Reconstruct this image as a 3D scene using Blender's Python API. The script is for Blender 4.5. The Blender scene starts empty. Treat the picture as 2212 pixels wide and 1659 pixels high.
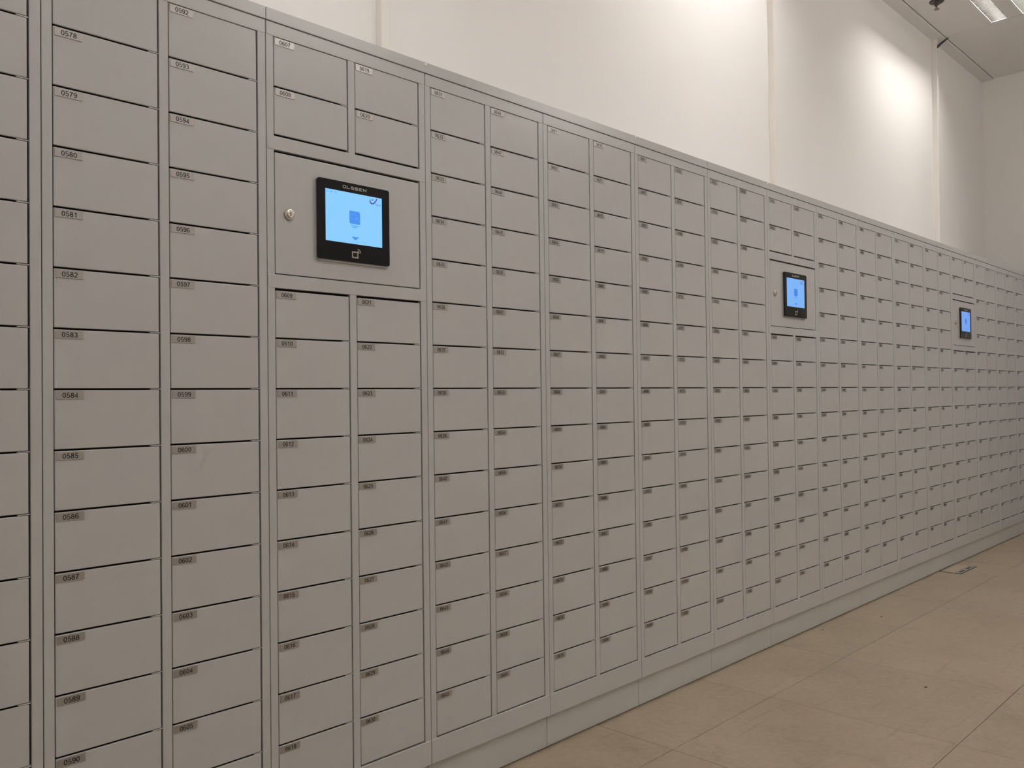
import bpy, bmesh, math, random
from mathutils import Matrix, Vector
random.seed(7)
scene = bpy.context.scene
COL = scene.collection

# ------------------------------------------------------------------ camera
P = 0.11372                      # height of one letterbox row
W = 0.46162                      # width of one cabinet
cam_d = bpy.data.cameras.new('camera'); cam = bpy.data.objects.new('camera', cam_d); COL.objects.link(cam)
cam_d.sensor_fit = 'HORIZONTAL'; cam_d.sensor_width = 36.0; cam_d.lens = 1857.41/2212*36.0
cam_d.clip_start = 0.05; cam_d.clip_end = 100
r_ = Vector((0.69781516, -0.71617629, -0.01206364)); u_ = Vector((-0.00200909, -0.01879908, 0.99982126)); f_ = Vector((0.71627506, 0.6976662, 0.01455715))
m = Matrix((r_, u_, -f_)).transposed().to_4x4(); m.translation = Vector((-0.99166, -1.72247, 1.04918))
cam.matrix_world = m
scene.camera = cam

# ------------------------------------------------------------------ world and exposure
scene.view_settings.view_transform = 'Standard'; scene.view_settings.look = 'None'
scene.view_settings.gamma = 1.0; scene.view_settings.use_curve_mapping = False
scene.view_settings.exposure = 0.0
scene.cycles.max_bounces = 7; scene.cycles.diffuse_bounces = 6; scene.cycles.glossy_bounces = 3; scene.cycles.transmission_bounces = 2
scene.cycles.use_light_tree = False; scene.cycles.caustics_reflective = False; scene.cycles.caustics_refractive = False
wd = bpy.data.worlds.new('world'); scene.world = wd; wd.use_nodes = True
wd.node_tree.nodes['Background'].inputs[0].default_value = (0.9, 0.93, 1.0, 1); wd.node_tree.nodes['Background'].inputs[1].default_value = 0.02
TUBE_STRENGTH = {'a': 210.0, 'b': 62.0}      # louvred lights over the lockers, added fill battens over the aisle
TUBE_COLOUR = (1.0, 0.962, 0.930)

# ------------------------------------------------------------------ materials
MATS = {}
def mat(name, col, rough=0.5, metal=0.0, spec=0.5, emit=None, strength=1.0, noise=0.0, nscale=8.0, bump=0.0, bscale=300.0, coord='Object'):
    if name in MATS: return MATS[name]
    m = bpy.data.materials.new(name); m.use_nodes = True
    nt = m.node_tree; b = nt.nodes['Principled BSDF']
    b.inputs['Base Color'].default_value = (*col, 1); b.inputs['Roughness'].default_value = rough
    b.inputs['Metallic'].default_value = metal; b.inputs['Specular IOR Level'].default_value = spec
    if emit:
        b.inputs['Emission Color'].default_value = (*emit, 1); b.inputs['Emission Strength'].default_value = strength
    if noise or bump:
        if coord == 'World':
            g = nt.nodes.new('ShaderNodeNewGeometry'); vec = g.outputs['Position']
        else:
            g = nt.nodes.new('ShaderNodeTexCoord'); vec = g.outputs['Object']
    if noise:
        n = nt.nodes.new('ShaderNodeTexNoise'); n.inputs['Scale'].default_value = nscale; n.inputs['Detail'].default_value = 6
        nt.links.new(vec, n.inputs['Vector'])
        r = nt.nodes.new('ShaderNodeValToRGB')
        r.color_ramp.elements[0].position = 0.3; r.color_ramp.elements[1].position = 0.7
        r.color_ramp.elements[0].color = (*[c*(1-noise) for c in col], 1); r.color_ramp.elements[1].color = (*[min(1, c*(1+noise)) for c in col], 1)
        nt.links.new(n.outputs['Fac'], r.inputs['Fac']); nt.links.new(r.outputs['Color'], b.inputs['Base Color'])
    if bump:
        n2 = nt.nodes.new('ShaderNodeTexNoise'); n2.inputs['Scale'].default_value = bscale; n2.inputs['Detail'].default_value = 2
        nt.links.new(vec, n2.inputs['Vector'])
        bp = nt.nodes.new('ShaderNodeBump'); bp.inputs['Strength'].default_value = bump; bp.inputs['Distance'].default_value = 0.001
        nt.links.new(n2.outputs['Fac'], bp.inputs['Height']); nt.links.new(bp.outputs['Normal'], b.inputs['Normal'])
    if name.startswith('screen_') and not name.startswith('screen_light'): m.cycles.emission_sampling = 'NONE'
    MATS[name] = m
    return m

PAINT = mat('locker_paint', (0.588, 0.588, 0.590), 0.20, noise=0.012, nscale=30, bump=0.02, bscale=500)
PLINTH = mat('plinth_paint', (0.595, 0.600, 0.585), 0.32, noise=0.015, nscale=14, bump=0.05, bscale=500)
INNER_SHADE = mat('locker_interior_shade', (0.045, 0.04, 0.045), 0.7)  # near-black colour stands in for the shade behind the door gaps
PLATE = mat('plate_aluminium', (0.47, 0.445, 0.425), 0.32, metal=0.72)
INK = mat('black_ink', (0.012, 0.011, 0.012), 0.5)
WALL = mat('white_wall_paint', (0.84, 0.82, 0.795), 0.65, noise=0.008, nscale=3, bump=0.04, bscale=120)
TRIMW = mat('cream_trim_paint', (0.84, 0.805, 0.755), 0.5)
CEIL = mat('ceiling_panel_paint', (0.83, 0.81, 0.785), 0.6, noise=0.008, nscale=4)
CEILJ = mat('ceiling_void', (0.30, 0.28, 0.26), 0.8)
LUMW = mat('luminaire_white', (0.80, 0.78, 0.76), 0.4)
REFL = mat('louvre_reflector', (0.78, 0.77, 0.75), 0.12, metal=1.0)
LAMELLA = mat('louvre_lamella', (0.74, 0.73, 0.71), 0.25, metal=0.985)
TUBE = {k: mat('fluorescent_tube_' + k, (1, 1, 1), 0.5, emit=TUBE_COLOUR, strength=v) for k, v in TUBE_STRENGTH.items()}
NICKEL = mat('nickel', (0.72, 0.66, 0.58), 0.22, metal=1.0)
BLACKGLASS = mat('black_glass', (0.006, 0.006, 0.007), 0.08, spec=0.2)
SILVER = mat('silver_bezel', (0.55, 0.54, 0.53), 0.35, metal=0.7)
PRINT = mat('silver_print', (0.45, 0.43, 0.40), 0.5)
DARKMETAL = mat('dark_bronze', (0.10, 0.085, 0.085), 0.4, metal=0.6)
BLACKPL = mat('black_plastic', (0.02, 0.02, 0.02), 0.5)
GREYPL = mat('grey_plastic', (0.28, 0.28, 0.27), 0.5)
CLIPW = mat('white_plastic', (0.85, 0.84, 0.82), 0.4)
RED = mat('orange_red_plastic', (0.65, 0.10, 0.03), 0.5)

def floor_mat():
    m = bpy.data.materials.new('beige_floor_tile'); m.use_nodes = True
    nt = m.node_tree; b = nt.nodes['Principled BSDF']; N = nt.nodes.new; L = nt.links.new
    g = N('ShaderNodeNewGeometry')
    oi = N('ShaderNodeObjectInfo')
    def noise(s, d, rough=0.6):
        n = N('ShaderNodeTexNoise'); n.inputs['Scale'].default_value = s; n.inputs['Detail'].default_value = d
        n.inputs['Roughness'].default_value = rough; L(g.outputs['Position'], n.inputs['Vector']); return n
    def ramp(src, a, ca, bb, cb):
        r = N('ShaderNodeValToRGB'); e = r.color_ramp.elements
        e[0].position = a; e[0].color = (*ca, 1); e[1].position = bb; e[1].color = (*cb, 1); L(src, r.inputs['Fac']); return r
    n1 = noise(2.2, 8); n2 = noise(46, 3); n3 = noise(7, 6, 0.75)
    c1 = ramp(n1.outputs['Fac'], 0.32, (0.335, 0.270, 0.195), 0.68, (0.394, 0.324, 0.240))
    c2 = ramp(n2.outputs['Fac'], 0.30, (0.93, 0.93, 0.92), 0.70, (1.04, 1.04, 1.05))
    c3 = ramp(n3.outputs['Fac'], 0.30, (0.84, 0.84, 0.82), 0.46, (1, 1, 1))
    mx = N('ShaderNodeMixRGB'); mx.blend_type = 'MULTIPLY'; mx.inputs[0].default_value = 1; L(c1.outputs[0], mx.inputs[1]); L(c2.outputs[0], mx.inputs[2])
    mx2 = N('ShaderNodeMixRGB'); mx2.blend_type = 'MULTIPLY'; mx2.inputs[0].default_value = 1; L(mx.outputs[0], mx2.inputs[1]); L(c3.outputs[0], mx2.inputs[2])
    # faint scuff streaks left by trolleys
    mp = N('ShaderNodeMapping'); mp.inputs['Rotation'].default_value = (0, 0, 0.5); mp.inputs['Scale'].default_value = (2.2, 26, 1); L(g.outputs['Position'], mp.inputs['Vector'])
    n4 = N('ShaderNodeTexNoise'); n4.inputs['Scale'].default_value = 1.6; n4.inputs['Detail'].default_value = 5; L(mp.outputs[0], n4.inputs['Vector'])
    c4 = ramp(n4.outputs['Fac'], 0.25, (0.86, 0.85, 0.83), 0.40, (1, 1, 1))
    mx4 = N('ShaderNodeMixRGB'); mx4.blend_type = 'MULTIPLY'; mx4.inputs[0].default_value = 1; L(mx2.outputs[0], mx4.inputs[1]); L(c4.outputs[0], mx4.inputs[2]); mx2 = mx4
    # small tile to tile difference
    mr = N('ShaderNodeMapRange'); mr.inputs['To Min'].default_value = 0.97; mr.inputs['To Max'].default_value = 1.03
    L(oi.outputs['Random'], mr.inputs['Value'])
    mx3 = N('ShaderNodeVectorMath'); mx3.operation = 'SCALE'; L(mx2.outputs[0], mx3.inputs[0]); L(mr.outputs[0], mx3.inputs['Scale'])
    L(mx3.outputs[0], b.inputs['Base Color'])
    b.inputs['Roughness'].default_value = 0.42; b.inputs['Specular IOR Level'].default_value = 0.35
    return m
FLOOR = floor_mat()
JOINT = mat('floor_joint', (0.15, 0.11, 0.085), 0.8)

# ------------------------------------------------------------------ mesh helpers
class MB:
    def __init__(s): s.v = []; s.f = []; s.m = []
    def face(s, pts, mi=0):
        k = len(s.v); s.v += [tuple(p) for p in pts]; s.f.append(tuple(range(k, k+len(pts)))); s.m.append(mi)
    def box(s, x0, x1, y0, y1, z0, z1, mi=0):
        k = len(s.v)
        s.v += [(x0,y0,z0),(x1,y0,z0),(x1,y1,z0),(x0,y1,z0),(x0,y0,z1),(x1,y0,z1),(x1,y1,z1),(x0,y1,z1)]
        for f in ((0,3,2,1),(4,5,6,7),(0,1,5,4),(1,2,6,5),(2,3,7,6),(3,0,4,7)):
            s.f.append(tuple(k+i for i in f)); s.m.append(mi)
    def prism_y(s, pts, y0, y1, mi=0):
        """outline pts (x,z), counter-clockwise seen from -Y, extruded y0 (front) .. y1 (back)"""
        n = len(pts); k = len(s.v)
        s.v += [(x,y0,z) for x,z in pts] + [(x,y1,z) for x,z in pts]
        s.f.append(tuple(k+i for i in range(n))); s.m.append(mi)
        s.f.append(tuple(k+n+i for i in reversed(range(n)))); s.m.append(mi)
        for i in range(n):
            j = (i+1) % n
            s.f.append((k+i, k+n+i, k+n+j, k+j)); s.m.append(mi)
    def ring_lathe(s, prof, n=24, axis='z', c=(0,0,0), mi=0, cap=True):
        """prof: list of (radius, height along axis)"""
        k = len(s.v)
        for r, h in prof:
            for i in range(n):
                a = 2*math.pi*i/n; ca, sa = r*math.cos(a), r*math.sin(a)
                p = {'z': (ca, sa, h), 'y': (ca, h, sa), 'x': (h, ca, sa)}[axis]
                s.v.append((p[0]+c[0], p[1]+c[1], p[2]+c[2]))
        for a in range(len(prof)-1):
            for i in range(n):
                j = (i+1) % n
                s.f.append((k+a*n+i, k+a*n+j, k+(a+1)*n+j, k+(a+1)*n+i)); s.m.append(mi)
        if cap:
            s.f.append(tuple(k+i for i in reversed(range(n)))); s.m.append(mi)
            b = k+(len(prof)-1)*n
            s.f.append(tuple(b+i for i in range(n))); s.m.append(mi)
    def tube(s, pts, rad, n=8, mi=0):
        k = len(s.v); pts = [Vector(p) for p in pts]
        for i, p in enumerate(pts):
            t = (pts[min(i+1, len(pts)-1)]-pts[max(i-1, 0)]).normalized()
            a = t.cross(Vector((0.3, 0.5, 0.81))).normalized(); b = t.cross(a)
            r = rad[i] if isinstance(rad, (list, tuple)) else rad
            for q in range(n):
                w = 2*math.pi*q/n; s.v.append(tuple(p + a*math.cos(w)*r + b*math.sin(w)*r))
        for i in range(len(pts)-1):
            for q in range(n):
                j = (q+1) % n; s.f.append((k+i*n+q, k+i*n+j, k+(i+1)*n+j, k+(i+1)*n+q)); s.m.append(mi)
        s.f.append(tuple(k+q for q in reversed(range(n)))); s.m.append(mi)
        e = k+(len(pts)-1)*n; s.f.append(tuple(e+q for q in range(n))); s.m.append(mi)
    def stroke(s, pts, wd, y, ox=0, oz=0, sx=1, sz=1, closed=False, mi=0):
        """flat ribbon in the XZ plane facing -Y; pts in glyph units, wd in glyph units"""
        n = len(pts); L = []; R = []
        for i in range(n):
            if closed: a, b = pts[i-1], pts[(i+1) % n]
            else: a, b = pts[max(i-1, 0)], pts[min(i+1, n-1)]
            c = pts[i]
            def nrm(p, q):
                d = (q[0]-p[0], q[1]-p[1]); l = math.hypot(*d) or 1; return (-d[1]/l, d[0]/l)
            if not closed and i == 0: nn = nrm(c, b); k = 1
            elif not closed and i == n-1: nn = nrm(a, c); k = 1
            else:
                n1, n2 = nrm(a, c), nrm(c, b); nn = (n1[0]+n2[0], n1[1]+n2[1]); l = math.hypot(*nn) or 1; nn = (nn[0]/l, nn[1]/l)
                k = 1/max(0.4, nn[0]*n1[0]+nn[1]*n1[1])
            h = wd/2*k
            L.append((c[0]+nn[0]*h, c[1]+nn[1]*h)); R.append((c[0]-nn[0]*h, c[1]-nn[1]*h))
        g = lambda p: (ox+p[0]*sx, y, oz+p[1]*sz)
        for i in range(n if closed else n-1):
            j = (i+1) % n
            s.face([g(R[i]), g(R[j]), g(L[j]), g(L[i])], mi)
    def mesh(s, name, mats, bevel=0.0, seg=2, smooth=False, bevel_angle=True):
        me = bpy.data.meshes.new(name); me.from_pydata(s.v, [], s.f)
        for mm in (mats if isinstance(mats, (list, tuple)) else [mats]): me.materials.append(mm)
        me.polygons.foreach_set('material_index', s.m)
        if bevel:
            bm = bmesh.new(); bm.from_mesh(me)
            bmesh.ops.bevel(bm, geom=list(bm.edges), offset=bevel, segments=seg, profile=0.5, affect='EDGES', clamp_overlap=True)
            bm.to_mesh(me); bm.free()
        if smooth: me.polygons.foreach_set('use_smooth', [True]*len(me.polygons))
        me.update()
        return me

def link(name, me, parent=None, loc=(0,0,0), rz=0.0):
    o = bpy.data.objects.new(name, me); COL.objects.link(o)
    o.location = loc; o.rotation_euler = (0,0,rz)
    if parent: o.parent = parent
    return o
def tag(o, label=None, cat=None, group=None, kind=None):
    if label: o['label'] = label
    if cat: o['category'] = cat
    if group: o['group'] = group
    if kind: o['kind'] = kind
    return o
def empty(name, loc=(0,0,0), rz=0.0):
    o = bpy.data.objects.new(name, None); COL.objects.link(o); o.location = loc; o.rotation_euler = (0,0,rz); o.empty_display_size = 0.1
    return o
def rrect(x0, x1, z0, z1, r, n=5, corners=(1,1,1,1)):
    """rounded rectangle, counter-clockwise; corners bl, br, tr, tl"""
    out = []
    for (cx, cz, a0, on, px, pz) in ((x0+r, z0+r, 180, corners[0], x0, z0), (x1-r, z0+r, 270, corners[1], x1, z0), (x1-r, z1-r, 0, corners[2], x1, z1), (x0+r, z1-r, 90, corners[3], x0, z1)):
        if on:
            for i in range(n+1):
                a = math.radians(a0+90*i/n); out.append((cx+r*math.cos(a), cz+r*math.sin(a)))
        else: out.append((px, pz))
    return out

# ------------------------------------------------------------------ the room
X0, X1 = -3.3, 6.945              # left end wall, far end wall
Y0, YW = -4.3, 0.446              # opposite wall, wall behind the lockers
ZC = 3.652
def solid(name, x0, x1, y0, y1, z0, z1, m, parent=None, bevel=0):
    b = MB(); b.box(x0, x1, y0, y1, z0, z1); return link(name, b.mesh(name, m, bevel), parent)

# floor: a sub-base and access-floor tiles
fl = tag(solid('floor', X0, X1, Y0, YW, -0.06, -0.022, JOINT), kind='structure')
T = 0.6; GX, GY = 1.1622, -0.2695; gap = 0.0009
tm = {}
def tile_mesh(w, d):
    k = (round(w, 4), round(d, 4))
    if k not in tm:
        b = MB(); b.box(gap, w-gap, gap, d-gap, -0.022, 0.0); tm[k] = b.mesh('floor_tile', FLOOR, 0.0006, 1)
    return tm[k]
i0 = math.floor((X0-GX)/T); j0 = math.floor((Y0-GY)/T)
for i in range(i0, i0+40):
    for j in range(j0, j0+20):
        xa, xb = max(X0, GX+i*T), min(X1, GX+(i+1)*T); ya, yb = max(Y0, GY+j*T), min(YW, GY+(j+1)*T)
        if xb-xa > 0.02 and yb-ya > 0.02: link('floor_tile', tile_mesh(xb-xa, yb-ya), fl, (xa, ya, 0))

tag(solid('wall_back', X0, X1+0.1, YW, YW+0.1, 0, ZC+0.3, WALL), kind='structure')
tag(solid('wall_end', X1, X1+0.1, Y0, YW, 0, ZC+0.3, WALL), kind='structure')
tag(solid('wall_left', X0-0.1, X0, Y0, YW, 0, ZC+0.3, WALL), kind='structure')
tag(solid('wall_front', X0, X1, Y0-0.1, Y0, 0, ZC+0.3, WALL), kind='structure')

# pilaster strips on the wall behind the lockers
PIL = [(-1.90, 0.034, 0.034), (0.642, 0.031, 0.029), (3.203, 0.026, 0.034), (5.714, 0.036, 0.038)]
for n, (x, w, d) in enumerate(PIL):
    b = MB(); b.box(x, x+w, YW-d, YW, 0.0, ZC)
    tag(link('trim_%d' % (n+1), b.mesh('wall_pilaster', TRIMW, 0.002, 2)), kind='structure')

# ceiling: carrier with panels hung below it
ce = tag(solid('ceiling', X0, X1, Y0, YW, ZC+0.16, ZC+0.20, CEILJ), kind='structure')
BAYX = [X0, -1.87, 0.67, 3.21, 5.742, X1]
LIT = (1, 2, 3)
FIX_L = 1.26
ROWS = [(-0.255, 0.045)]      # luminaire rows (y range)
strips = [(Y0, -3.85), (-3.85, -3.55), (-3.55, -2.95), (-2.95, -2.35), (-2.35, -2.05), (-2.05, -1.75), (-1.75, -1.15), (-1.15, -0.55), (-0.55, -0.255), (-0.255, 0.045), (0.045, 0.357)]
def panel(x0, x1, y0, y1):
    g = 0.0012
    b = MB(); b.box(x0+g, x1-g, y0+g, y1-g, ZC, ZC+0.02); link('ceiling_panel', b.mesh('ceiling_panel', CEIL, 0.001, 1), ce)
for k in range(len(BAYX)-1):
    xa, xb = BAYX[k], BAYX[k+1]
    for s in (strips if k < len(BAYX)-2 else [(Y0, -2.35), (-2.35, -0.55), (-0.55, 0.357)]):
        if s in ROWS and k in LIT:
            if xb-FIX_L-xa > 0.05: panel(xa, xb-FIX_L-0.012, *s)
            continue
        panel(xa, xb, *s)
# shadow-line edge profile along the wall
b = MB(); b.box(X0, X1, 0.363, YW, ZC-0.010, ZC+0.03)
tag(link('trim_%d' % (len(PIL)+1), b.mesh('ceiling_edge_profile', CEIL)), kind='structure')

# ------------------------------------------------------------------ luminaires: louvred twins over the lockers, added fill battens over the aisle
def luminaire(x1, yc, label):
    L = FIX_L; x0 = x1-L
    root = empty('ceiling_luminaire', (x0+L/2, yc, ZC))
    h = L/2; e = 0.010
    tro = [(-0.146, -0.049), (0.049, 0.146)]
    b = MB()                                        # face plate round the two troughs
    for ya, yb in ((-0.150, tro[0][0]), (tro[0][1], tro[1][0]), (tro[1][1], 0.150)): b.box(-h, h, ya, yb, -0.001, 0.003)
    for ya, yb in tro:
        b.box(-h, -h+e, ya, yb, -0.001, 0.003); b.box(h-e, h, ya, yb, -0.001, 0.003)
    link('face_plate', b.mesh('luminaire_face', LUMW), root)
    b = MB(); b.box(-h, h, -0.150, 0.150, 0.065, 0.08); b.box(-h, h, -0.150, -0.147, 0.003, 0.065); b.box(-h, h, 0.147, 0.150, 0.003, 0.065)
    b.box(-h, -h+0.003, -0.147, 0.147, 0.003, 0.065); b.box(h-0.003, h, -0.147, 0.147, 0.003, 0.065)
    link('housing', b.mesh('luminaire_housing', LUMW), root)
    for ya, yb in tro:
        yc2 = (ya+yb)/2; b = MB(); n = 10; pr = []   # curved reflector
        for i in range(n+1):
            t = math.pi*i/n; pr.append((yc2-0.0485*math.cos(t), 0.003+0.055*math.sin(t)**0.6))
        for i in range(n):
            (a0, z0), (a1, z1) = pr[i], pr[i+1]
            b.face([(-h+e, a0, z0), (h-e, a0, z0), (h-e, a1, z1), (-h+e, a1, z1)])
        link('reflector', b.mesh('luminaire_reflector', REFL, smooth=True), root)
        b = MB(); b.tube([(-h+0.03, yc2, 0.037), (h-0.03, yc2, 0.037)], 0.008, 8)
        link('fluorescent_tube', b.mesh('fluorescent_tube', TUBE['a'], smooth=True), root)
        b = MB(); k = 41
        for i in range(0, k+1):                     # wedge-shaped lamellae, wide at the top
            x = -h+e+(L-2*e)*i/k; q = len(b.v)
            for yy in (ya+0.001, yb-0.001): b.v += [(x-0.0005, yy, 0.002), (x+0.0005, yy, 0.002), (x+0.0050, yy, 0.021), (x-0.0050, yy, 0.021)]
            for f in ((0,1,2,3), (7,6,5,4), (0,4,5,1), (1,5,6,2), (2,6,7,3), (3,7,4,0)): b.f.append(tuple(q+c for c in f)); b.m.append(0)
        for yy, sg in ((ya, 1), (yb, -1)):          # wedge-shaped side bars
            q = len(b.v)
            for xx in (-h+e, h-e): b.v += [(xx, yy, 0.002), (xx, yy+sg*0.0006, 0.002), (xx, yy+sg*0.006, 0.0215), (xx, yy, 0.0215)]
            for f in ((0,1,2,3), (7,6,5,4), (0,4,5,1), (1,5,6,2), (2,6,7,3), (3,7,4,0)): b.f.append(tuple(q+c for c in f)); b.m.append(0)
        tag(link('louvre_blades', b.mesh('louvre_blades', LAMELLA), root), kind='stuff')
    return tag(root, label, 'ceiling light', 'louvred ceiling lights')
def batten(x1, yc, label):  # unseen lamps, added to lift the overall light in the room
    h = FIX_L/2; root = empty('fill_batten', (x1-h, yc, ZC))
    b = MB(); b.box(-h, h, -0.03, 0.03, -0.030, 0.0); link('housing', b.mesh('fill_batten_housing', LUMW, 0.003, 1), root)
    for x in (-h+0.02, h-0.02):
        b = MB(); b.box(x-0.008, x+0.008, -0.014, 0.014, -0.075, -0.030); link('fill_lamp_holder', b.mesh('fill_lamp_holder', LUMW, 0.002, 1), root)
    b = MB(); b.tube([(-h+0.028, 0, -0.060), (h-0.028, 0, -0.060)], 0.013, 8); link('fluorescent_tube', b.mesh('fill_batten_tube', TUBE['b'], smooth=True), root)
    return tag(root, label, 'ceiling light', 'added batten fill lights')
names = ['by the far wall pilaster', 'level with the middle pilaster', 'level with the near pilaster']
for n, x1 in enumerate((5.73, 3.20, 0.66)):
    luminaire(x1, -0.105, 'twin louvred ceiling light over the lockers ' + names[n])
    batten(x1-0.45, -1.90, 'added batten fill light over the aisle ' + names[n])
    batten(x1-0.45, -3.00, 'added batten fill light along the opposite wall ' + names[n])

# ------------------------------------------------------------------ glyphs
def arc(cx, cz, rx, rz, a0, a1, n=12):
    return [(cx+rx*math.cos(math.radians(a0+(a1-a0)*i/n)), cz+rz*math.sin(math.radians(a0+(a1-a0)*i/n))) for i in range(n+1)]
def ell(cx, cz, rx, rz, n=18): return arc(cx, cz, rx, rz, 0, 360, n)[:-1]
six = [(ell(.28, .305, .205, .24), True), (arc(.295, .50, .215, .435, 38, 180, 10)+[(.078, .40), (.076, .30)], False)]
DIG = {
 '0': [(ell(.28, .5, .205, .435, 20), True)],
 '1': [([(.10, .74), (.22, .78), (.31, .93)], False), ([(.33, 1.0), (.33, 0)], False)],
 '2': [(arc(.28, .675, .20, .26, 165, -38, 10)+[(.085, .065), (.49, .065)], False)],
 '3': [(arc(.265, .715, .185, .22, 155, -90, 10), False), (arc(.265, .28, .21, .215, 90, -155, 11), False)],
 '4': [([(.38, 0), (.38, .92), (.065, .29), (.53, .29)], False)],
 '5': [([(.46, .935), (.155, .935), (.11, .47)]+arc(.265, .325, .215, .26, 130, -150, 12), False)],
 '6': six,
 '7': [([(.06, .935), (.48, .935), (.33, .62), (.23, .32), (.19, 0)], False)],
 '8': [(ell(.28, .725, .17, .21, 14), True), (ell(.28, .28, .205, .215, 16), True)],
 '9': [([(.56-a, 1-c) for a, c in pts], cl) for pts, cl in six],
}
def number(b, txt, x, z, h, y, mi, stretch=1.24, adv=0.60):
    tw = (adv*(len(txt)-1)+0.56)*h*stretch
    for i, ch in enumerate(txt):
        for pts, cl in DIG[ch]: b.stroke(pts, 0.142, y, x-tw/2+i*adv*h*stretch, z-h/2, h*stretch, h, cl, mi)

# ------------------------------------------------------------------ locker parts shared by all cabinets
ZROW, ZCAP, ZRAIL = 1.8677, 1.9000, 0.0986
ZBOT = ZROW-15*P
LX, LW = 0.0207, 0.1967           # left letterbox column
RX, RW = 0.2415, 0.1967           # right one
G = 0.0035                        # gap between doors
DT = 0.005
def door_mesh(w, h):
    b = MB(); b.box(0, w, 0, DT, 0, h); return b.mesh('door', PAINT, 0.0016, 3)
DOOR = door_mesh(LW, P-G); DOOR_S = door_mesh(LW, P-G-0.0045); DOOR_T = door_mesh(RX+RW-LX, 1.6060-1.3325)
def plate_mesh(txt):
    b = MB(); b.box(0, 0.0495, -0.0013, 0, 0, 0.0155); 
    if txt: number(b, txt, 0.0253, 0.0074, 0.0097, -0.00145, 1)
    me = b.mesh('number_plate', [PLATE, INK]); return me
b = MB(); b.box(0.0008, 0.0190, 0, 0.012, ZRAIL, ZCAP-0.0015); STILE_L = b.mesh('stile', PAINT, 0.0008, 1)
b = MB(); b.box(W-0.0200, W-0.0008, 0, 0.012, ZRAIL, ZCAP-0.0015); STILE_R = b.mesh('stile', PAINT, 0.0008, 1)
def mullion(z0, z1):
    b = MB(); b.box(0.2204, 0.2398, 0, 0.012, z0, z1); return b.mesh('mullion', PAINT, 0.0008, 1)
MUL = mullion(ZBOT-0.001, ZROW+0.001); MUL_U = mullion(1.640, ZROW+0.001); MUL_D = mullion(ZBOT-0.001, 1.302)
RP = 0.0009                       # rails sit a little proud of the stiles
def rail(z0, z1, corners):
    b = MB(); b.prism_y(rrect(0.0014, W-0.0014, z0, z1, 0.006, 4, corners), -RP, 0.012); return b.mesh('rail', PAINT, 0.0007, 1)
RAIL_T = rail(ZROW+0.0004, ZCAP-0.0015, (1,1,0,0)); RAIL_B = rail(ZRAIL, ZBOT-0.0012, (0,0,1,1))
RAIL_M1 = rail(1.6115, 1.6425, (1,1,1,1)); RAIL_M2 = rail(1.2995, 1.3302, (1,1,1,1))
b = MB(); b.box(0.001, W-0.001, 0.0305, 0.43, ZRAIL, ZCAP-0.003); BODY = b.mesh('body', INNER_SHADE)
b = MB(); b.box(0.0009, W-0.0009, 0.0140, 0.40, 0.0025, ZRAIL-0.0005); PLINTHM = b.mesh('plinth', PLINTH, 0.0008, 1)
b = MB(); b.box(0, 0.0200, 0.0006, 0.010, -0.0026, -0.0008); LUG = b.mesh('divider_lug', PAINT)

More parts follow.
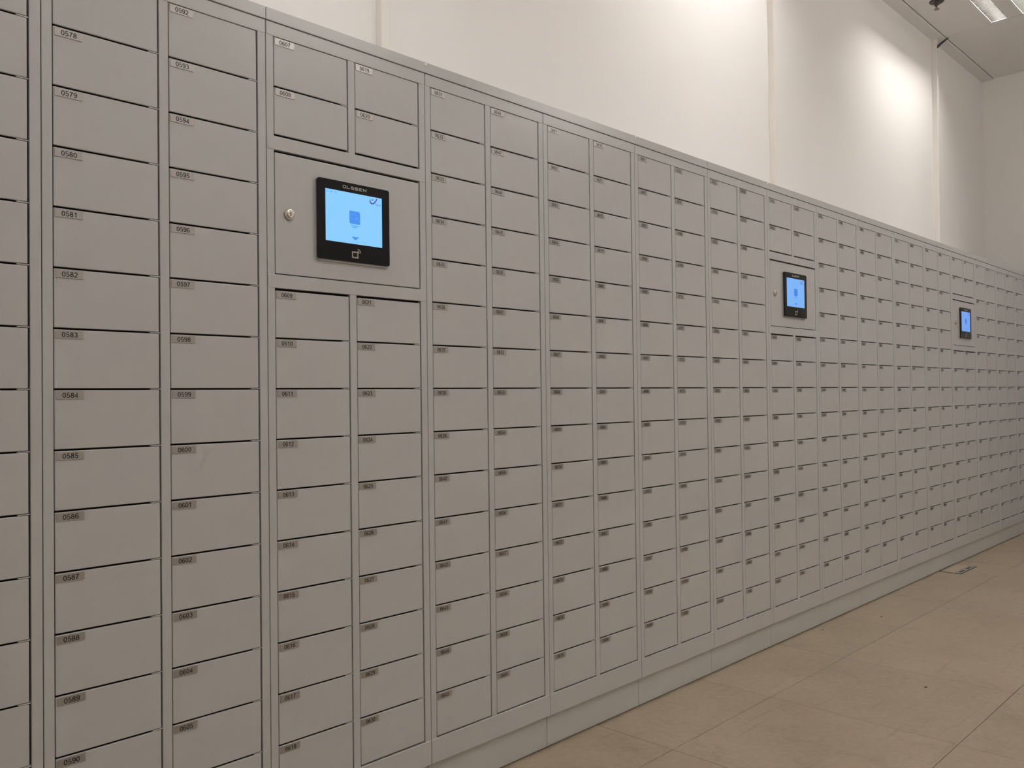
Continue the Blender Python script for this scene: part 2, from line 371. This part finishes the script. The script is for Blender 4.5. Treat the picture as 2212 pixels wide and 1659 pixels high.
# terminal pieces
def terminal(parent, dim):
    """black glass touch panel, screen and lock on the service door"""
    td = link('service_door', DOOR_T, parent, (LX, 0, 1.3325))
    cx, cz = 0.2300-LX, 1.4722-1.3325
    pw, ph = 0.2085, 0.190
    b = MB(); b.prism_y(rrect(cx-pw/2+0.001, cx+pw/2-0.001, cz-ph/2-0.0035, cz+ph/2-0.001, 0.006), -0.0042, 0.0); 
    link('bezel', b.mesh('terminal_bezel', SILVER), td)
    b = MB(); b.prism_y(rrect(cx-pw/2, cx+pw/2, cz-ph/2, cz+ph/2, 0.006), -0.0095, -0.0042)
    # logo lettering and contactless mark printed on the glass
    y = -0.00965; hh = 0.0074; lw = 0.0096; s = 0.0017; z0 = cz+ph/2-0.0150
    def seg(x, pts, closed=False, w=s): b.stroke(pts, w, y, x, z0, 1, 1, closed, 1)
    x = cx-0.0340; st = 0.01185; q = s/2; T_ = hh-q; R_ = lw-q; M_ = hh/2
    seg(x, [(q, q), (R_, q), (R_, T_), (q, T_)], True); x += st
    seg(x, [(q, hh), (q, q), (lw-0.001, q)]); x += st-0.0006
    for _ in range(2):
        seg(x, [(lw-0.0008, T_), (q, T_), (q, M_), (R_, M_), (R_, q), (0.0004, q)]); x += st
    seg(x, [(lw-0.0006, T_), (q+0.001, T_), (q, T_-0.001), (q, q+0.001), (q+0.001, q), (lw-0.0006, q)]); seg(x, [(q, M_), (lw-0.0016, M_)]); x += st
    seg(x, [(q, 0), (q, T_-0.0004), (R_, q+0.0004), (R_, hh)])
    b.stroke(ell(0, 0, 0.0006, 0.0006, 8), 0.0003, y, cx+0.0372, z0+hh-0.0008, 1, 1, True, 1)
    zq = cz-ph/2+0.0105
    b.stroke([(-0.0078, 0), (0.0078, 0), (0.0078, 0.0130), (-0.0078, 0.0130)], 0.0029, y, cx, zq+0.0012, 1, 1, True, 1)
    for rr in (0.0062, 0.0108): b.stroke(arc(0, 0, rr, rr, 8, 82, 8), 0.0021, y, cx+0.0058, zq+0.0115, 1, 1, False, 1)
    link('touch_panel', b.mesh('terminal_glass', [BLACKGLASS, PRINT]), td)
    # lit screen
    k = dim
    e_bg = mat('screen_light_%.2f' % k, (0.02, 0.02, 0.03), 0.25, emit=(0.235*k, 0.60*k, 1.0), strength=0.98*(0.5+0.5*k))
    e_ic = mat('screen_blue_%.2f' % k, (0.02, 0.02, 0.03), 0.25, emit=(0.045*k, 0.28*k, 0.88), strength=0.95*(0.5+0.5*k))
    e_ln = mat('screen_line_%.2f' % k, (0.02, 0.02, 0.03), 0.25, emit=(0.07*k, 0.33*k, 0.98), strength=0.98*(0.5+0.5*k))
    e_pu = mat('screen_purple', (0.02, 0.02, 0.03), 0.25, emit=(0.10, 0.045, 0.40), strength=1.0)
    sx0, sx1, sz0, sz1 = 0.1470-LX, 0.3110-LX, 1.4215-1.3325, 1.5440-1.3325
    sw, sh = sx1-sx0, sz1-sz0
    b = MB(); b.box(sx0, sx1, -0.00985, -0.0096, sz0, sz1)
    y = -0.0100
    U = lambda u: sx0+u*sw
    V = lambda v: sz1-v*sh
    icx, icz, r = U(.503), V(.48), 0.0155
    def flat(pts, mi, yy): b.face([(px, yy, pz) for px, pz in pts], mi)
    flat(rrect(icx-r, icx+r, icz-r, icz+r, 0.0045, 5, (1,0,1,0)), 1, y)
    b.stroke([(-.0105, -.0045), (.0075, -.0045), (.0075, .0070), (-.0105, .0070)], 0.0006, y-0.0001, icx, icz, 1, 1, True, 2)
    flat(ell(icx+0.0052, icz-0.0016, 0.0013, 0.0013, 10), 0, y-0.0001)
    flat(ell(icx+0.0105, icz-0.0068, 0.0014, 0.0014, 10), 2, y-0.0001)
    for vv, ww, n in ((.643, .0225, 4), (.672, .0150, 1)):         # two tiny illegible caption lines
        xx = U(.505)-ww/2; step = ww/n
        for i in range(n): flat([(xx+i*step, V(vv)-.0008), (xx+(i+.86)*step, V(vv)-.0008), (xx+(i+.86)*step, V(vv)+.0008), (xx+i*step, V(vv)+.0008)], 1, y)
    ax, az = U(.51), V(.893)
    flat([(ax-.0118, az+.0040), (ax, az-.0042), (ax+.0118, az+.0040)], 1, y)
    # logo: a curved sweep with a wedge, and its small caption
    lx, lz = U(.845), V(.088)
    sweep = arc(-0.003, 0.0010, 0.0072, 0.0070, 190, 320, 10)
    wid = [.0012+.0022*math.sin(math.pi*min(1, i/8)) for i in range(11)]
    L_, R2 = [], []
    pts = arc(-0.0035, 0.0005, 0.0070, 0.0066, 150, 330, 14)+[(0.0062, 0.0005), (0.0102, 0.0072)]
    for i, (px, pz) in enumerate(pts):
        a = pts[max(0, i-1)]; c = pts[min(len(pts)-1, i+1)]; d = (c[0]-a[0], c[1]-a[1]); l = math.hypot(*d); nx, nz = -d[1]/l, d[0]/l
        w_ = 0.0004+0.0016*math.sin(math.pi*min(1.0, (i+0.4)/13.0)) if i < 13 else 0.0013
        w_ = max(w_, 0.0009 if i < 4 else 0.0016)
        L_.append((lx+px+nx*w_, lz+pz+nz*w_)); R2.append((lx+px-nx*w_, lz+pz-nz*w_))
    for i in range(len(pts)-1): flat([R2[i], R2[i+1], L_[i+1], L_[i]], 3, y)
    flat([(lx-.0060, lz+.0038), (lx-.0050, lz+.0005), (lx+.0022, lz+.0052)], 3, y)
    # caption letters of the logo
    LET = {'b': [([(.1, 1), (.1, 0)], 0), (ell(.32, .3, .22, .28, 10), 1)], 'p': [([(.1, .6), (.1, -.4)], 0), (ell(.32, .3, .22, .28, 10), 1)], 'o': [(ell(.32, .3, .22, .28, 10), 1)],
           's': [([(.5, .5), (.2, .58), (.12, .42), (.48, .2), (.4, .04), (.1, .08)], 0)], 't': [([(.28, .9), (.28, .1), (.45, .03)], 0), ([(.1, .6), (.48, .6)], 0)]}
    for i, ch in enumerate('bpost'):
        for pp, cl in LET[ch]: b.stroke(pp, .15, y, U(.885)+i*0.0034, V(.160), 0.0050, 0.0050, bool(cl), 1)
    # three small menu icons
    ux, uz = U(.028), V(.048)
    for i in range(3): flat([(ux-.002, uz-.0016+i*.0014), (ux+.002, uz-.0016+i*.0014), (ux+.002, uz-.0010+i*.0014), (ux-.002, uz-.0010+i*.0014)], 1, y)
    ux = U(.098)
    b.stroke([(-.0016, -.0012), (.0016, -.0012), (.0016, .0012), (-.0016, .0012)], .0010, y, ux, uz, 1, 1, True, 1)
    ux = U(.172)
    for d_ in (-.0018, 0.0, .0018): flat([(ux+d_-.0005, uz-.0014), (ux+d_+.0005, uz-.0014), (ux+d_+.0005, uz+.0014), (ux+d_-.0005, uz+.0014)], 1, y)
    link('screen', b.mesh('terminal_screen', [e_bg, e_ic, e_ln, e_pu]), td)
    # cylinder lock
    b = MB(); c = (0.0554-LX, 0, 1.4695-1.3325)
    b.ring_lathe([(0.0125, 0.0), (0.0125, -0.0035), (0.0115, -0.0055), (0.0098, -0.0060), (0.0098, -0.0052), (0.0085, -0.0052), (0.0085, -0.0078), (0.0078, -0.0086), (0.0010, -0.0088)], 40, 'y', c, 0)
    b.prism_y([(c[0]-.0009, c[2]-.0042), (c[0]+.0009, c[2]-.0042), (c[0]+.0009, c[2]+.001), (c[0]+.0016, c[2]+.0028), (c[0], c[2]+.0042), (c[0]-.0016, c[2]+.0028), (c[0]-.0009, c[2]+.001)], -0.0092, -0.0086, 1)
    lk = b.mesh('cylinder_lock', [NICKEL, BLACKPL], smooth=False)
    link('cylinder_lock', lk, td)

def cabinet(n, first, is_term, loc, rz, label, plates=True, dim=1.0, group='letterbox locker cabinets'):
    root = empty('terminal_cabinet' if is_term else 'locker_cabinet', loc, rz)
    tag(root, label, 'locker', group)
    link('body', BODY, root); link('plinth', PLINTHM, root)
    link('stile', STILE_L, root); link('stile', STILE_R, root)
    if is_term: link('mullion', MUL_U, root); link('mullion', MUL_D, root)
    else: link('mullion', MUL, root)
    link('top_rail', RAIL_T, root); link('bottom_rail', RAIL_B, root)
    if is_term: link('middle_rail', RAIL_M1, root); link('middle_rail', RAIL_M2, root)
    num = first
    for cx in (LX, RX):
        for row in range(15):
            if is_term and row in (2, 3, 4): continue
            zt = ZROW-row*P-0.0006
            short = is_term and row in (1,)
            low = 0.0020 if (is_term and row in (5,)) else 0.0
            me = DOOR_S if short or low else DOOR
            h = P-G-(0.0045 if me is DOOR_S else 0)
            z = zt-h-low*0
            if low: z = ZROW-(row+1)*P-0.0006+G
            d = link('door', me, root, (cx+LW, 0.0004, z), random.gauss(0, 0.0007))
            d.data = me; d.delta_location = (0, 0, 0)
            # the hinge is on the right: mesh runs from -LW to 0
            if plates:
                link('number_plate', plate_mesh('%04d' % num), d, (-LW+0.0019+random.uniform(-.0003, .0004), 0.0, h-0.0015-0.0155+random.uniform(-.0003, .0002)))
            if row < 14 and not (is_term and row == 1): link('divider_lug', LUG, root, (cx+LW-0.0178, 0, zt-(P-G)))
            num += 1
    if is_term: terminal(root, dim)
    return num

# doors hinge at their right edge: shift the shared door meshes once
for me in (DOOR, DOOR_S):
    for v in me.vertices: v.co.x -= LW

num = 517; first_of = {}
TERMS = {2: 1.0, 7: 0.80, 12: 0.66}  # far screens dimmed in their emission to stand for the oblique view
far = {8: 'first locker cabinet to the right of the middle touchscreen cabinet', 9: 'second locker cabinet to the right of the middle touchscreen cabinet',
       10: 'second locker cabinet to the left of the farthest touchscreen cabinet', 11: 'locker cabinet directly left of the farthest touchscreen cabinet',
       13: 'locker cabinet directly right of the farthest touchscreen cabinet', 14: 'second locker cabinet to the right of the farthest touchscreen cabinet',
       15: 'last locker cabinet of the row, cut by the right edge of the picture'}
for n in range(-1, 16):
    first_of[n] = num
    cnt = 24 if n in TERMS else 30
    rng = '%04d to %04d' % (num, num+cnt-1)
    if n in TERMS:
        lab = {2: 'grey locker cabinet with the nearest, largest touchscreen, doors ' + rng, 7: 'grey locker cabinet with the middle one of three touchscreens', 12: 'grey locker cabinet with the farthest, smallest touchscreen'}[n]
    elif n in far: lab = 'grey ' + far[n]
    elif n == 0: lab = 'grey locker cabinet cut by the left edge of the picture'
    elif n == -1: lab = 'grey locker cabinet beyond the left edge of the picture'
    else: lab = {1: 'large nearest grey locker cabinet, left of the nearest touchscreen cabinet', 3: 'grey locker cabinet directly right of the nearest touchscreen cabinet', 4: 'second grey locker cabinet to the right of the nearest touchscreen cabinet', 5: 'second grey locker cabinet to the left of the middle touchscreen cabinet', 6: 'grey locker cabinet directly left of the middle touchscreen cabinet'}[n] + ', doors ' + rng
    num = cabinet(n, num, n in TERMS, (W*(n-2), 0, 0), 0, lab, dim=TERMS.get(n, 1.0))

# cabinets standing across the far end, out of the frame, mirrored in the glossy doors
for k in range(4):
    cabinet(k, 0, k == 3, (6.475, -0.085-k*W, 0), -math.pi/2, ['grey locker cabinet next to the corner on the far end wall', 'second grey locker cabinet from the corner on the far end wall', 'third grey locker cabinet from the corner on the far end wall', 'grey touchscreen cabinet on the far end wall'][k], plates=False, group='locker cabinets on the end wall')

b = MB(); b.box(6.4640, 6.53, -0.0835, 0.010, 0.0, ZCAP)
tag(link('corner_post', b.mesh('corner_post', PAINT, 0.001, 1)), 'grey filler post in the corner between the two locker rows', 'filler post')

# cover strips along the top of the row
caps = [(-1, 1), (2, 5), (6, 9), (10, 13), (14, 15)]
for a, c in caps:
    x0, x1 = W*(a-2)+0.0006, W*(c-1)-0.0006
    root = empty('cover_strip', (x0, 0, ZCAP))
    b = MB(); b.box(0, x1-x0, -0.0022, 0.40, 0.0007, 0.0288)
    link('strip', b.mesh('cover_strip', PAINT, 0.0012, 2), root)
    where = {-1: 'at the left edge of the picture', 2: 'over the nearest touchscreen cabinet', 6: 'over the middle touchscreen cabinet', 10: 'over the farthest touchscreen cabinet', 14: 'at the far end of the row'}[a]
    tag(root, 'long grey steel cover strip along the cabinet tops ' + where, 'cover strip', 'cover strips on top of the lockers')
    for s in (2, 4, 6, 8):
        xs = W*(s-1)
        if x0 < xs < x1:
            b = MB(); b.box(-0.0035, 0.0035, -0.0036, 0.006, 0.0190, 0.0294)
            link('clip', b.mesh('cover_clip', CLIPW, 0.0006, 1), root, (xs-x0+0.003, 0, 0))

# ------------------------------------------------------------------ small things
# floor outlet box let into the floor at the plinth
fb = empty('floor_outlet_box', (4.478, -0.048, 0))
hx, hy = 0.143, 0.060
b = MB()
for x0, x1, y0, y1 in ((-hx, hx, -hy, -hy+0.004), (-hx, hx, hy-0.004, hy), (-hx, -hx+0.004, -hy+0.004, hy-0.004), (hx-0.004, hx, -hy+0.004, hy-0.004)): b.box(x0, x1, y0, y1, 0.0, 0.0022)
link('frame', b.mesh('outlet_frame', BLACKPL), fb)
b = MB(); b.box(-hx+0.004, hx-0.004, -hy+0.037, hy-0.004, 0.0, 0.0026); link('lid', b.mesh('outlet_lid', mat('outlet_lid_beige', (0.42, 0.345, 0.26), 0.45, noise=0.04, nscale=20, coord='World'), 0.0006, 1), fb)
b = MB(); b.box(-hx+0.004, hx-0.004, -hy+0.004, -hy+0.036, 0.0, 0.0030); st = link('outlet_strip', b.mesh('outlet_strip', GREYPL, 0.0006, 1), fb)
for x in (-0.066, 0.058):
    b = MB(); b.box(x-0.034, x+0.034, -hy+0.012, -hy+0.028, 0.0029, 0.0034); link('cable_slot', b.mesh('cable_slot', BLACKPL), st)
tag(fb, 'floor outlet box with two dark cable slots beside the plinth', 'floor outlet')

def chip(name, x, y, sx, sy, m, label, rz=0.3):
    b = MB(); n = 7
    pts = [(sx*math.cos(2*math.pi*i/n)*random.uniform(.75, 1.1), sy*math.sin(2*math.pi*i/n)*random.uniform(.75, 1.1)) for i in range(n)]
    k = len(b.v); hgt = 0.0025
    b.v += [(px, py, 0.0002) for px, py in pts]+[(px*.8, py*.8, hgt) for px, py in pts]
    b.f.append(tuple(reversed(range(n)))); b.m.append(0); b.f.append(tuple(range(n, 2*n))); b.m.append(0)
    for i in range(n):
        j = (i+1) % n; b.f.append((i, j, n+j, n+i)); b.m.append(0)
    tag(link(name, b.mesh(name, m), None, (x, y, 0), rz), label, 'debris')
chip('dark_scrap', 2.2186, -0.626, 0.0075, 0.0035, BLACKPL, 'small dark scrap lying alone in the middle of the floor', -0.75)
chip('dark_crumb', 3.0848, -0.1383, 0.0055, 0.004, mat('dark_brown_scrap', (0.06, 0.02, 0.02), 0.6), 'tiny dark brown crumb on the floor nearer the far plinth')
chip('brown_crumb', 2.6930, -0.0328, 0.004, 0.003, mat('brown_scrap', (0.09, 0.06, 0.045), 0.6), 'tiny brown crumb on the floor beside the plinth')
chip('orange_scrap', 3.262, 0.002, 0.012, 0.004, RED, 'small orange red scrap against the foot of the plinth', 0.1)

# sprinkler head hanging from the ceiling
sp = empty('sprinkler_head', (5.09, 0.203, ZC))
b = MB(); b.ring_lathe([(0.046, 0.0), (0.046, -0.004), (0.040, -0.010), (0.020, -0.012), (0.014, -0.016), (0.014, -0.030), (0.010, -0.032)], 28, 'z'); link('escutcheon', b.mesh('escutcheon', DARKMETAL), sp)
b = MB(); b.tube([(0, 0, -0.032), (0, 0, -0.048)], 0.0030, 8); link('bulb', b.mesh('sprinkler_bulb', mat('red_bulb', (0.12, 0.01, 0.01), 0.2)), sp)
for s in (-1, 1):
    b = MB(); b.tube([(s*0.009, s*0.009, -0.026), (s*0.0125, s*0.0125, -0.036), (s*0.011, s*0.011, -0.045), (0, 0, -0.053)], 0.0026, 8); link('frame_arm', b.mesh('frame_arm', NICKEL), sp)
b = MB(); b.ring_lathe([(0.004, -0.051), (0.016, -0.0535), (0.017, -0.056), (0.004, -0.0565)], 20, 'z'); link('deflector', b.mesh('deflector', mat('dull_brass', (0.30, 0.22, 0.17), 0.4, metal=0.8)), sp)
tag(sp, 'dark pendent sprinkler head on the ceiling beside the light', 'sprinkler')

# loose cable end poking out of the ceiling joint
b = MB(); b.tube([(5.784, 0.345, ZC+0.01), (5.778, 0.350, ZC-0.004), (5.768, 0.366, ZC-0.018), (5.752, 0.388, ZC-0.038), (5.738, 0.405, ZC-0.058), (5.733, 0.414, ZC-0.070)], [0.0035, 0.0045, 0.007, 0.0085, 0.0088, 0.0085], 10)
tag(link('loose_cable', b.mesh('loose_cable', mat('grey_black_cable', (0.035, 0.033, 0.030), 0.5), smooth=True)), 'short black cable end poking from the ceiling by the pilaster', 'cable')
